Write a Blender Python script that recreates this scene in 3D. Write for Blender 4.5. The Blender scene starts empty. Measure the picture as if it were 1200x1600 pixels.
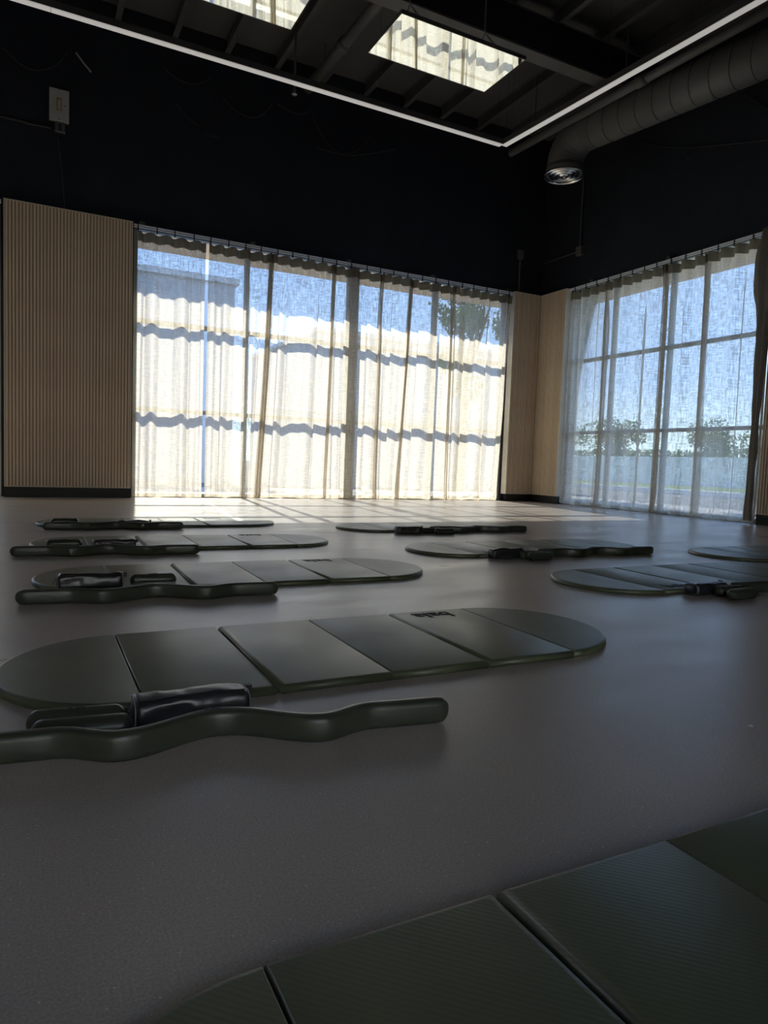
import bpy, bmesh, math, random
from math import sin, cos, pi, radians, sqrt
from mathutils import Vector, Matrix, noise

random.seed(7)
scn = bpy.context.scene
col = scn.collection

# ---------------------------------------------------------------- camera
cam_d = bpy.data.cameras.new('camera')
cam = bpy.data.objects.new('camera', cam_d)
col.objects.link(cam)
cam_d.sensor_fit = 'VERTICAL'
cam_d.sensor_height = 36.0
cam_d.lens = 1076.975 / 1600 * 36.0
cam_d.clip_start = 0.02
cam_d.clip_end = 600
CM = Matrix(((0.8890257299514351, 0.0003252410118880198, -0.4578571236779027, 0.0),
             (-0.4564052152077027, 0.08020736014600079, -0.8861495691527591, 0.0),
             (0.03643529903169018, 0.9967781466287742, 0.0714548485953011, 0.58),
             (0, 0, 0, 1)))
cam.matrix_world = CM
scn.camera = cam

# ---------------------------------------------------------------- sky, sun, exposure
SUN_DIR = Vector((-0.13, -1.0, -0.737)).normalized()      # the way the light travels
W = bpy.data.worlds.new('sky')
scn.world = W
W.use_nodes = True
wn = W.node_tree
bg = wn.nodes['Background']
bg.inputs['Strength'].default_value = 1.0
sky_tc = wn.nodes.new('ShaderNodeTexCoord')
sky_sep = wn.nodes.new('ShaderNodeSeparateXYZ')
sky_ramp = wn.nodes.new('ShaderNodeValToRGB')       # clear blue sky, paler at the horizon
el = sky_ramp.color_ramp.elements
el[0].position = 0.0
el[0].color = (0.80, 1.00, 1.00, 1)
el[1].position = 1.0
el[1].color = (0.16, 0.30, 0.62, 1)
e_ = sky_ramp.color_ramp.elements.new(0.12)
e_.color = (0.42, 0.62, 1.00, 1)
e_ = sky_ramp.color_ramp.elements.new(0.45)
e_.color = (0.24, 0.44, 0.88, 1)
sky_gain = wn.nodes.new('ShaderNodeVectorMath')
sky_gain.operation = 'SCALE'
sky_gain.inputs[3].default_value = 1.75
wn.links.new(sky_tc.outputs['Generated'], sky_sep.inputs[0])
wn.links.new(sky_sep.outputs['Z'], sky_ramp.inputs[0])
wn.links.new(sky_ramp.outputs[0], sky_gain.inputs[0])
wn.links.new(sky_gain.outputs[0], bg.inputs[0])
sun_d = bpy.data.lights.new('sun', 'SUN')
sun_d.energy = 6.3
sun_d.angle = radians(0.6)
sun_d.color = (1.0, 0.93, 0.82)
sun = bpy.data.objects.new('sun', sun_d)
col.objects.link(sun)
sun.rotation_euler = SUN_DIR.to_track_quat('-Z', 'Y').to_euler()
sun.location = (3, 30, 20)
scn.view_settings.view_transform = 'Standard'
scn.view_settings.look = 'None'
scn.view_settings.gamma = 1
scn.view_settings.use_curve_mapping = False
scn.view_settings.exposure = 0.88
scn.cycles.transparent_max_bounces = 32
scn.cycles.max_bounces = 12
scn.cycles.diffuse_bounces = 6
scn.cycles.glossy_bounces = 6
scn.cycles.transmission_bounces = 10
scn.cycles.sample_clamp_indirect = 10
scn.cycles.use_denoising = True

# ---------------------------------------------------------------- materials
MATS = {}


def mat(name, color, rough=0.6, metal=0.0, bump=0.0, bscale=60, var=0.0, vscale=6, spec=0.5, coat=0.0, emit=None, es=0.0):
    m = bpy.data.materials.new(name)
    m.use_nodes = True
    nt = m.node_tree
    p = nt.nodes['Principled BSDF']
    p.inputs['Base Color'].default_value = (*color, 1)
    p.inputs['Roughness'].default_value = rough
    p.inputs['Metallic'].default_value = metal
    p.inputs['Specular IOR Level'].default_value = spec
    p.inputs['Coat Weight'].default_value = coat
    if emit:
        p.inputs['Emission Color'].default_value = (*emit, 1)
        p.inputs['Emission Strength'].default_value = es
    tc = nt.nodes.new('ShaderNodeTexCoord')
    if var:
        n = nt.nodes.new('ShaderNodeTexNoise')
        n.inputs['Scale'].default_value = vscale
        n.inputs['Detail'].default_value = 5
        nt.links.new(tc.outputs['Object'], n.inputs['Vector'])
        r = nt.nodes.new('ShaderNodeMapRange')
        r.inputs[1].default_value = 0.3
        r.inputs[2].default_value = 0.7
        r.inputs[3].default_value = 1 - var
        r.inputs[4].default_value = 1 + var
        nt.links.new(n.outputs[0], r.inputs[0])
        x = nt.nodes.new('ShaderNodeVectorMath')
        x.operation = 'SCALE'
        x.inputs[0].default_value = color
        nt.links.new(r.outputs[0], x.inputs[3])
        nt.links.new(x.outputs[0], p.inputs['Base Color'])
    if bump:
        n = nt.nodes.new('ShaderNodeTexNoise')
        n.inputs['Scale'].default_value = bscale
        n.inputs['Detail'].default_value = 6
        nt.links.new(tc.outputs['Object'], n.inputs['Vector'])
        b = nt.nodes.new('ShaderNodeBump')
        b.inputs['Strength'].default_value = bump
        b.inputs['Distance'].default_value = 0.01
        nt.links.new(n.outputs[0], b.inputs['Height'])
        nt.links.new(b.outputs[0], p.inputs['Normal'])
    MATS[name] = m
    return m


mat('wall_black', (0.019, 0.023, 0.033), 0.75, bump=0.15, bscale=25, var=0.15, vscale=2, spec=0.25)
mat('bounce_plaster', (0.80, 0.76, 0.70), 0.8)  # pale tone added on unseen walls to bounce warm curtain light
mat('bounce_facade', (0.78, 0.72, 0.64), 0.85)
mat('deck_black', (0.095, 0.095, 0.092), 0.7, var=0.12, vscale=2, spec=0.3)
mat('steel_black', (0.085, 0.085, 0.085), 0.6, var=0.15, vscale=4, spec=0.4)
mat('beam_grey', (0.13, 0.127, 0.12), 0.6, var=0.1, vscale=5, spec=0.4)
mat('duct_paint', (0.115, 0.115, 0.110), 0.5, var=0.12, vscale=5, spec=0.4)
mat('cable_black', (0.035, 0.037, 0.040), 0.45, spec=0.5)
mat('cable_pale', (0.40, 0.36, 0.36), 0.5)
mat('plinth_black', (0.014, 0.014, 0.016), 0.5, bump=0.05, spec=0.4)
mat('chrome', (0.75, 0.75, 0.76), 0.16, metal=1.0)
mat('alu_white', (0.85, 0.86, 0.90), 0.35, spec=0.6)
mat('box_grey', (0.46, 0.45, 0.44), 0.55, var=0.05)
mat('brass', (0.55, 0.36, 0.12), 0.35, metal=0.7)
mat('clear_box', (0.10, 0.11, 0.11), 0.25)
mat('frame_alu', (0.30, 0.31, 0.30), 0.45, metal=0.3)
mat('mdf_edge', (0.72, 0.64, 0.50), 0.6, var=0.06, vscale=10)
mat('groove', (0.42, 0.31, 0.21), 0.8)
mat('chain_steel', (0.35, 0.35, 0.36), 0.4, metal=0.9)
mat('foam_edge', (0.13, 0.15, 0.09), 0.55, bump=0.12, bscale=350, spec=0.4)
mat('joint_dark', (0.022, 0.026, 0.018), 0.7)
mat('logo_shade', (0.006, 0.007, 0.005), 0.7, spec=0.2)  # dark colour stands in for the shade inside debossed letters
mat('silicone', (0.052, 0.062, 0.042), 0.33, bump=0.04, bscale=500, var=0.05, vscale=30, spec=0.5)
mat('logo_silicone', (0.020, 0.024, 0.018), 0.4)
mat('zip_black', (0.012, 0.012, 0.014), 0.45)
mat('piping', (0.20, 0.20, 0.21), 0.3)
mat('lamp_diffuser', (0.70, 0.69, 0.67), 0.5, emit=(1.0, 0.965, 0.93), es=0.16)
mat('mirror_glass', (0.70, 0.72, 0.68), 0.012, metal=1.0)
mat('soffit', (0.88, 0.66, 0.44), 0.8)
mat('asphalt', (0.15, 0.15, 0.15), 0.9, var=0.15, vscale=0.4)
mat('concrete', (0.40, 0.38, 0.35), 0.85, var=0.08, vscale=1.5)
mat('white_paint', (0.85, 0.85, 0.84), 0.6)
mat('grass', (0.13, 0.19, 0.06), 0.9, var=0.3, vscale=1.0)
mat('stucco', (0.62, 0.63, 0.65), 0.9, var=0.06, vscale=2)
mat('hill', (0.17, 0.18, 0.14), 0.95, var=0.25, vscale=0.3)
mat('leaf', (0.16, 0.25, 0.08), 0.6, var=0.35, vscale=2)
mat('bark', (0.14, 0.10, 0.07), 0.9)


def N(nt, t, **kw):
    n = nt.nodes.new(t)
    for k, v in kw.items():
        setattr(n, k, v)
    return n


# floor: grey-mauve poured rubber with pale flecks
def floor_mat():
    m = bpy.data.materials.new('rubber_floor')
    m.use_nodes = True
    nt = m.node_tree
    L = nt.links.new
    p = nt.nodes['Principled BSDF']
    tc = N(nt, 'ShaderNodeTexCoord')
    big = N(nt, 'ShaderNodeTexNoise')
    big.inputs['Scale'].default_value = 0.9
    big.inputs['Detail'].default_value = 7
    big.inputs['Roughness'].default_value = 0.6
    L(tc.outputs['Object'], big.inputs['Vector'])
    cr = N(nt, 'ShaderNodeValToRGB')
    cr.color_ramp.elements[0].position = 0.3
    cr.color_ramp.elements[0].color = (0.47, 0.415, 0.375, 1)
    cr.color_ramp.elements[1].position = 0.7
    cr.color_ramp.elements[1].color = (0.59, 0.52, 0.465, 1)
    L(big.outputs[0], cr.inputs[0])
    fine = N(nt, 'ShaderNodeTexNoise')
    fine.inputs['Scale'].default_value = 260
    fine.inputs['Detail'].default_value = 3
    L(tc.outputs['Object'], fine.inputs['Vector'])
    fr = N(nt, 'ShaderNodeMapRange')
    fr.inputs[1].default_value = 0.35
    fr.inputs[2].default_value = 0.65
    fr.inputs[3].default_value = 0.84
    fr.inputs[4].default_value = 1.16
    L(fine.outputs[0], fr.inputs[0])
    sc = N(nt, 'ShaderNodeVectorMath', operation='SCALE')
    L(cr.outputs[0], sc.inputs[0])
    L(fr.outputs[0], sc.inputs[3])
    vo = N(nt, 'ShaderNodeTexVoronoi')
    vo.inputs['Scale'].default_value = 95
    L(tc.outputs['Object'], vo.inputs['Vector'])
    a = N(nt, 'ShaderNodeMath', operation='LESS_THAN')
    a.inputs[1].default_value = 0.13
    L(vo.outputs['Distance'], a.inputs[0])
    sp = N(nt, 'ShaderNodeSeparateColor')
    L(vo.outputs['Color'], sp.inputs[0])
    b = N(nt, 'ShaderNodeMath', operation='GREATER_THAN')
    b.inputs[1].default_value = 0.80
    L(sp.outputs[0], b.inputs[0])
    c = N(nt, 'ShaderNodeMath', operation='MULTIPLY')
    L(a.outputs[0], c.inputs[0])
    L(b.outputs[0], c.inputs[1])
    mx = N(nt, 'ShaderNodeMix', data_type='RGBA')
    L(c.outputs[0], mx.inputs[0])
    L(sc.outputs[0], mx.inputs[6])
    mx.inputs[7].default_value = (0.85, 0.83, 0.82, 1)
    L(mx.outputs[2], p.inputs['Base Color'])
    # scuffs change the gloss
    sn = N(nt, 'ShaderNodeTexNoise')
    sn.inputs['Scale'].default_value = 2.2
    sn.inputs['Detail'].default_value = 8
    mp = N(nt, 'ShaderNodeMapping')
    mp.inputs['Scale'].default_value = (0.6, 1.8, 1)
    L(tc.outputs['Object'], mp.inputs[0])
    L(mp.outputs[0], sn.inputs['Vector'])
    rr = N(nt, 'ShaderNodeMapRange')
    rr.inputs[1].default_value = 0.3
    rr.inputs[2].default_value = 0.7
    rr.inputs[3].default_value = 0.27
    rr.inputs[4].default_value = 0.38
    L(sn.outputs[0], rr.inputs[0])
    L(rr.outputs[0], p.inputs['Roughness'])
    p.inputs['Specular IOR Level'].default_value = 1.0
    bp = N(nt, 'ShaderNodeBump')
    bp.inputs['Strength'].default_value = 0.05
    bp.inputs['Distance'].default_value = 0.002
    L(fine.outputs[0], bp.inputs['Height'])
    L(bp.outputs[0], p.inputs['Normal'])
    MATS['rubber_floor'] = m


floor_mat()


# foam mat: olive green with a fine ribbed emboss and soft wear marks
def foam_mat():
    m = bpy.data.materials.new('foam_green')
    m.use_nodes = True
    nt = m.node_tree
    L = nt.links.new
    p = nt.nodes['Principled BSDF']
    tc = N(nt, 'ShaderNodeTexCoord')
    n1 = N(nt, 'ShaderNodeTexNoise')
    n1.inputs['Scale'].default_value = 3.2
    n1.inputs['Detail'].default_value = 4
    L(tc.outputs['Object'], n1.inputs['Vector'])
    cr = N(nt, 'ShaderNodeValToRGB')
    cr.color_ramp.elements[0].position = 0.3
    cr.color_ramp.elements[0].color = (0.092, 0.112, 0.058, 1)
    cr.color_ramp.elements[1].position = 0.72
    cr.color_ramp.elements[1].color = (0.120, 0.142, 0.080, 1)
    L(n1.outputs[0], cr.inputs[0])
    L(cr.outputs[0], p.inputs['Base Color'])
    r = N(nt, 'ShaderNodeMapRange')
    r.inputs[1].default_value = 0.3
    r.inputs[2].default_value = 0.7
    r.inputs[3].default_value = 0.44
    r.inputs[4].default_value = 0.35
    L(n1.outputs[0], r.inputs[0])
    L(r.outputs[0], p.inputs['Roughness'])
    p.inputs['Specular IOR Level'].default_value = 0.8
    w = N(nt, 'ShaderNodeTexWave', wave_type='BANDS', bands_direction='DIAGONAL')
    w.inputs['Scale'].default_value = 55
    w.inputs['Distortion'].default_value = 0.4
    L(tc.outputs['Object'], w.inputs['Vector'])
    bp = N(nt, 'ShaderNodeBump')
    bp.inputs['Strength'].default_value = 0.10
    bp.inputs['Distance'].default_value = 0.001
    L(w.outputs[0], bp.inputs['Height'])
    L(bp.outputs[0], p.inputs['Normal'])
    MATS['foam_green'] = m


foam_mat()


def vinyl_mat():
    mat('black_vinyl', (0.026, 0.028, 0.033), 0.36, spec=0.9)


vinyl_mat()


# tambour wood: pale ash, vertical grain
def wood_mat():
    m = bpy.data.materials.new('ash_wood')
    m.use_nodes = True
    nt = m.node_tree
    L = nt.links.new
    p = nt.nodes['Principled BSDF']
    tc = N(nt, 'ShaderNodeTexCoord')
    mp = N(nt, 'ShaderNodeMapping')
    mp.inputs['Scale'].default_value = (30, 30, 1.2)
    L(tc.outputs['Object'], mp.inputs[0])
    n = N(nt, 'ShaderNodeTexNoise')
    n.inputs['Scale'].default_value = 1.6
    n.inputs['Detail'].default_value = 6
    L(mp.outputs[0], n.inputs['Vector'])
    oi = N(nt, 'ShaderNodeObjectInfo')
    cr = N(nt, 'ShaderNodeValToRGB')
    cr.color_ramp.elements[0].position = 0.25
    cr.color_ramp.elements[0].color = (0.70, 0.55, 0.41, 1)
    cr.color_ramp.elements[1].position = 0.75
    cr.color_ramp.elements[1].color = (0.86, 0.72, 0.56, 1)
    ad = N(nt, 'ShaderNodeMath', operation='MULTIPLY_ADD')
    ad.inputs[1].default_value = 0.30
    L(oi.outputs['Random'], ad.inputs[0])
    sb = N(nt, 'ShaderNodeMath', operation='SUBTRACT')
    L(n.outputs[0], sb.inputs[0])
    sb.inputs[1].default_value = 0.15
    L(sb.outputs[0], ad.inputs[2])
    L(ad.outputs[0], cr.inputs[0])
    L(cr.outputs[0], p.inputs['Base Color'])
    p.inputs['Roughness'].default_value = 0.6
    MATS['ash_wood'] = m


wood_mat()


# sheer linen: slubby open weave, lets light and view through between the threads
def linen_mat(name, color, lo, hi):
    m = bpy.data.materials.new(name)
    m.use_nodes = True
    nt = m.node_tree
    L = nt.links.new
    for n in list(nt.nodes):
        nt.nodes.remove(n)
    out = N(nt, 'ShaderNodeOutputMaterial')
    uv = N(nt, 'ShaderNodeTexCoord')

    def slub(sx, sy):
        mp = N(nt, 'ShaderNodeMapping')
        mp.inputs['Scale'].default_value = (sx, sy, 1)
        L(uv.outputs['UV'], mp.inputs[0])
        n = N(nt, 'ShaderNodeTexNoise')
        n.inputs['Scale'].default_value = 1
        n.inputs['Detail'].default_value = 3
        n.inputs['Roughness'].default_value = 0.65
        L(mp.outputs[0], n.inputs['Vector'])
        return n.outputs[0]

    a = slub(80, 6)
    b = slub(7, 85)
    s = N(nt, 'ShaderNodeMath', operation='ADD')
    L(a, s.inputs[0])
    L(b, s.inputs[1])
    r = N(nt, 'ShaderNodeMapRange')
    r.inputs[1].default_value = 0.84
    r.inputs[2].default_value = 1.16
    r.inputs[3].default_value = lo
    r.inputs[4].default_value = hi
    L(s.outputs[0], r.inputs[0])
    d = N(nt, 'ShaderNodeBsdfDiffuse')
    t = N(nt, 'ShaderNodeBsdfTranslucent')
    d.inputs[0].default_value = (*color, 1)
    t.inputs[0].default_value = (*color, 1)
    mx = N(nt, 'ShaderNodeMixShader')
    mx.inputs[0].default_value = 0.6
    L(d.outputs[0], mx.inputs[1])
    L(t.outputs[0], mx.inputs[2])
    tr = N(nt, 'ShaderNodeBsdfTransparent')
    m2 = N(nt, 'ShaderNodeMixShader')
    L(r.outputs[0], m2.inputs[0])
    L(mx.outputs[0], m2.inputs[1])
    L(tr.outputs[0], m2.inputs[2])
    L(m2.outputs[0], out.inputs[0])
    MATS[name] = m


linen_mat('linen', (0.70, 0.645, 0.55), 0.12, 0.42)
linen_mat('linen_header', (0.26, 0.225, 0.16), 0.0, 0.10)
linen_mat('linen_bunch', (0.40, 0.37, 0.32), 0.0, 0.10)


def glass_mat():
    m = bpy.data.materials.new('window_glass')
    m.use_nodes = True
    nt = m.node_tree
    L = nt.links.new
    for n in list(nt.nodes):
        nt.nodes.remove(n)
    out = N(nt, 'ShaderNodeOutputMaterial')
    tr = N(nt, 'ShaderNodeBsdfTransparent')
    tr.inputs[0].default_value = (0.96, 0.985, 0.98, 1)
    g = N(nt, 'ShaderNodeBsdfGlossy')
    g.inputs['Roughness'].default_value = 0.02
    f = N(nt, 'ShaderNodeFresnel')
    f.inputs[0].default_value = 1.35
    mx = N(nt, 'ShaderNodeMixShader')
    L(f.outputs[0], mx.inputs[0])
    L(tr.outputs[0], mx.inputs[1])
    L(g.outputs[0], mx.inputs[2])
    L(mx.outputs[0], out.inputs[0])
    MATS['window_glass'] = m


glass_mat()


# ---------------------------------------------------------------- helpers
def tag(o, label=None, cat=None, group=None, kind=None):
    if label: o['label'] = label
    if cat: o['category'] = cat
    if group: o['group'] = group
    if kind: o['kind'] = kind
    return o


def thing(name, label, cat, loc=(0, 0, 0), rz=0.0, group=None):
    o = bpy.data.objects.new(name, None)
    o.empty_display_size = 0.05
    o.location = loc
    o.rotation_euler = (0, 0, rz)
    col.objects.link(o)
    return tag(o, label, cat, group)


def link(name, me, m, parent=None, loc=None, smooth=False):
    o = bpy.data.objects.new(name, me)
    if isinstance(m, str) and not me.materials:
        me.materials.append(MATS[m])
    if parent is not None: o.parent = parent
    if loc is not None: o.location = loc
    col.objects.link(o)
    if smooth:
        for p in me.polygons: p.use_smooth = True
    return o


def mesh_of(bm, name='m'):
    bmesh.ops.recalc_face_normals(bm, faces=bm.faces)
    me = bpy.data.meshes.new(name)
    bm.to_mesh(me)
    bm.free()
    return me


def obj(name, bm, m, parent=None, loc=None, smooth=False):
    return link(name, mesh_of(bm, name), m, parent, loc, smooth)


def box(bm, x0, x1, y0, y1, z0, z1, bev=0.0):
    r = bmesh.ops.create_cube(bm, size=1.0)
    vs = r['verts']
    for v in vs:
        v.co = Vector((x0 + (v.co.x + .5) * (x1 - x0), y0 + (v.co.y + .5) * (y1 - y0), z0 + (v.co.z + .5) * (z1 - z0)))
    if bev:
        es = list({e for v in vs for e in v.link_edges})
        bmesh.ops.bevel(bm, geom=es, offset=bev, segments=2, affect='EDGES', profile=0.6)


def bx(name, m, parent, x0, x1, y0, y1, z0, z1, bev=0.0):
    bm = bmesh.new()
    box(bm, x0, x1, y0, y1, z0, z1, bev)
    return obj(name, bm, m, parent)


def struct(name, m, *a, bev=0.0):
    o = bx(name, m, None, *a, bev=bev)
    o['kind'] = 'structure'
    return o


def frame_at(d):
    d = d.normalized()
    up = Vector((0, 0, 1)) if abs(d.z) < 0.95 else Vector((1, 0, 0))
    s = d.cross(up).normalized()
    return s, s.cross(d).normalized()


def tube(bm, pts, r, n=8, cap=True):
    pts = [Vector(p) for p in pts]
    rings = []
    for i, p in enumerate(pts):
        a = pts[max(0, i - 1)]
        b = pts[min(len(pts) - 1, i + 1)]
        s, u = frame_at(b - a)
        rr = r[i] if isinstance(r, (list, tuple)) else r
        rings.append([bm.verts.new(p + s * (cos(2 * pi * k / n) * rr) + u * (sin(2 * pi * k / n) * rr)) for k in range(n)])
    for i in range(len(rings) - 1):
        for k in range(n):
            bm.faces.new((rings[i][k], rings[i][(k + 1) % n], rings[i + 1][(k + 1) % n], rings[i + 1][k]))
    if cap:
        bm.faces.new(rings[0])
        bm.faces.new(rings[-1])


def smooth_pts(pts, k=6):
    pts = [Vector(p) for p in pts]
    out = []
    for i in range(len(pts) - 1):
        p0 = pts[max(0, i - 1)]; p1 = pts[i]; p2 = pts[i + 1]; p3 = pts[min(len(pts) - 1, i + 2)]
        for j in range(k):
            t = j / k
            out.append(0.5 * ((2 * p1) + (p2 - p0) * t + (2 * p0 - 5 * p1 + 4 * p2 - p3) * t * t + (3 * p1 - p0 - 3 * p2 + p3) * t ** 3))
    out.append(pts[-1])
    return out


def lathe(bm, prof, c, n=32):
    rings = []
    for r, z in prof:
        if r < 1e-5:
            rings.append([bm.verts.new(Vector(c) + Vector((0, 0, z)))])
        else:
            rings.append([bm.verts.new(Vector(c) + Vector((r * cos(2 * pi * k / n), r * sin(2 * pi * k / n), z))) for k in range(n)])
    for a, b in zip(rings, rings[1:]):
        for k in range(n):
            k2 = (k + 1) % n
            if len(a) == 1 and len(b) == 1: continue
            if len(a) == 1: bm.faces.new((a[0], b[k], b[k2]))
            elif len(b) == 1: bm.faces.new((a[k], b[0], a[k2]))
            else: bm.faces.new((a[k], a[k2], b[k2], b[k]))


# ---------------------------------------------------------------- room shell
YA, XB = 9.60, 7.86          # inner faces of the two glazed walls
ZH, ZC = 3.53, 6.12          # window head, ceiling deck
YP, XP = 9.465, 7.748        # faces of the slatted panels

bm = bmesh.new()
box(bm, -5.2, 8.1, -3.2, 9.85, -0.12, 0.0)
fl = obj('floor', bm, 'rubber_floor'); fl['kind'] = 'structure'
struct('wall_front', 'wall_black', -5.2, 8.1, YA, 9.85, ZH, 6.4)
struct('wall_front', 'wall_black', -0.30, 1.20, YA, 9.85, 0.0, ZH)
struct('wall_front', 'wall_black', 7.20, 8.1, YA, 9.85, 0.0, ZH)
struct('wall_front', 'wall_black', -5.2, -3.30, YA, 9.85, 0.0, ZH)
struct('wall_right', 'wall_black', XB, 8.1, -3.2, YA, ZH, 6.4)
struct('wall_right', 'wall_black', XB, 8.1, 8.84, YA, 0.0, ZH)
struct('wall_right', 'wall_black', XB, 8.1, -3.2, 5.34, 0.0, ZH)
struct('wall_left', 'bounce_plaster', -5.2, -5.0, -3.2, YA, 0.0, 6.4)  # unseen left and back walls, made pale as reflectors
struct('wall_back', 'bounce_plaster', -5.0, XB, -3.2, -3.0, 3.0, 6.4)
struct('wall_back', 'bounce_plaster', -5.0, -1.3, -3.2, -3.0, 0.0, 3.0)
struct('wall_back', 'bounce_plaster', 1.3, XB, -3.2, -3.0, 0.0, 3.0)
# shallow pilaster that ends in a vertical edge above the left panel
struct('trim_1', 'wall_black', -5.0, 0.47, YA - 0.03, YA, 3.53, 6.05)
ceil = struct('ceiling', 'deck_black', -5.0, XB, -3.0, YA, ZC, 6.35)

for x in (-4.48, -3.80, -3.12, -2.44, -1.76, -1.08, -0.38, 0.29, 0.99, 1.68, 2.36, 3.05, 3.73, 4.40, 5.06, 5.72, 6.40, 7.08):
    bm = bmesh.new()
    box(bm, x - .035, x + .035, -3.0, YA, 5.95, 5.962)
    box(bm, x - .008, x + .008, -3.0, YA, 5.962, ZC)
    box(bm, x - .035, x + .035, -3.0, YA, ZC - .012, ZC)
    obj('purlin', bm, 'steel_black', ceil)

# deep roof beam crossing the room in front of the windows
bm = bmesh.new()
box(bm, -5.0, XB, 6.86, 7.06, 5.50, 5.525, bev=0.004)
box(bm, -5.0, XB, 6.95, 6.97, 5.525, 5.93)
box(bm, -5.0, XB, 6.86, 7.06, 5.925, 5.945)
o = obj('roof_beam', bm, 'beam_grey')
tag(o, 'deep dark steel roof beam crossing above the two ceiling mirrors', 'beam')
# its near side faces away from the windows; a black sheet paints that shade
bx('shade_sheet', 'wall_black', o, -5.0, XB, 6.862, 6.872, 5.527, 5.925)

# ---------------------------------------------------------------- windows
def window(name, axis, a0, a1, mull, wide=(), at=None, ZH=ZH):
    w = bpy.data.objects.new(name, None)
    col.objects.link(w)
    w['kind'] = 'structure'
    d0, d1 = (YA + .06, YA + .17) if axis == 'x' else (XB + .05, XB + .12)
    if at is not None: d0, d1 = at, at + .11
    dg = (d0 + d1) / 2

    def b(nm, m, s0, s1, e0, e1, z0, z1, bev=0.0):
        if axis == 'x': return bx(nm, m, w, s0, s1, e0, e1, z0, z1, bev)
        return bx(nm, m, w, e0, e1, s0, s1, z0, z1, bev)

    b('sill_frame', 'frame_alu', a0, a1, d0, d1, 0.0, 0.06)
    b('head_frame', 'frame_alu', a0, a1, d0, d1, ZH - .05, ZH)
    hs = [.028] * (len(mull))
    edges = []
    for i, mx in enumerate(mull):
        h = 0.085 if mx in wide else 0.028
        b('mullion', 'frame_alu', max(a0, mx - h), min(a1, mx + h), d0, d1, .06, ZH - .05, 0.004)
        edges.append((mx - h, mx + h))
    rows = [(.06, 1.15), (1.20, 2.30), (2.35, ZH - .05)]
    for z in (1.15, 2.30):
        for (l, r) in zip(edges, edges[1:]):
            b('transom', 'frame_alu', l[1], r[0], d0, d1, z, z + .05)
    for (l, r) in zip(edges, edges[1:]):
        for z0, z1 in rows:
            b('pane', 'window_glass', l[1], r[0], dg - .004, dg + .004, z0, z1)
    return w


window('window_1', 'x', 1.20, 7.20, [1.228, 2.72, 4.35, 5.80, 7.172], wide=(4.35,))
window('window_2', 'y', 5.34, 8.84, [5.368, 6.87, 7.93, 8.812])
window('window_3', 'x', -3.30, -0.30, [-3.272, -1.79, -0.328])
window('fill_window', 'x', -1.3, 1.3, [-1.272, 0, 1.272], at=-3.15, ZH=3.0)  # unseen window added behind the camera to let in fill light

# ---------------------------------------------------------------- slatted wood panels
def slat_mesh(w, d, h):
    bm = bmesh.new()
    # face points at -Y; rounded front
    prof = [(-w / 2, 0), (-w / 2, -d * .55), (-w * .33, -d), (w * .33, -d), (w / 2, -d * .55), (w / 2, 0)]
    lo = [bm.verts.new((x, y, 0)) for x, y in prof]
    hi = [bm.verts.new((x, y, h)) for x, y in prof]
    n = len(prof)
    for k in range(n):
        bm.faces.new((lo[k], lo[(k + 1) % n], hi[(k + 1) % n], hi[k]))
    bm.faces.new(lo); bm.faces.new(hi)
    return mesh_of(bm, 'slat')


def slat_panel(origin, rz, L, depth, n, label, pl_in0=0.0, pl_in1=0.0, pl_back=0.0, group=None, z0=.126, z1=3.506):
    """face along local +X from 0 to L, front at local y=0 facing -Y, body goes back to y=depth"""
    t = thing('slatted_wood_panel', label, 'wall panel', (origin[0], origin[1], 0), rz, group)
    bx('back_board', 'groove', t, .012, L - .012, .012, depth, z0 + .012, z1 - .012)
    for a in ((0, .012), (L - .012, L)):
        bx('side_edge', 'mdf_edge', t, a[0], a[1], .002, depth, z0, z1)
    bx('top_edge', 'mdf_edge', t, 0.012, L - .012, .002, depth, z1 - .012, z1)
    bx('bottom_edge', 'mdf_edge', t, 0.012, L - .012, .002, depth, z0, z0 + .012)
    pitch = (L - .024) / n
    sm = slat_mesh(pitch * .60, .012, z1 - z0 - .024)
    sm.materials.append(MATS['ash_wood'])
    for i in range(n):
        link('slat', sm, None, t, (.012 + pitch * (i + .5), .012, z0 + .012))
    bx('plinth', 'plinth_black', t, pl_in0, L - pl_in1, pl_back, depth, 0.0, z0 - .002)
    return t


slat_panel((-0.266, YP), 0, 1.438, YA - YP, 38, 'large pale wood slatted panel left of the wide curtained window', 0.0, 0.0, 0.004)
slat_panel((7.201, YP), 0, XP - 7.201 - .001, YA - YP, 15, 'narrow pale slatted panel on the left side of the room corner', .045, -0.0, .035)
slat_panel((XP, YP - .001), -pi / 2, YP - 8.839, XB - XP, 17, 'narrow pale slatted panel on the right side of the room corner', -.0, 0.0, .02)
slat_panel((XP, 5.285), -pi / 2, 1.40, XB - XP, 38, 'pale slatted panel at the right edge past the last curtain', 0, 0, .004)

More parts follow.
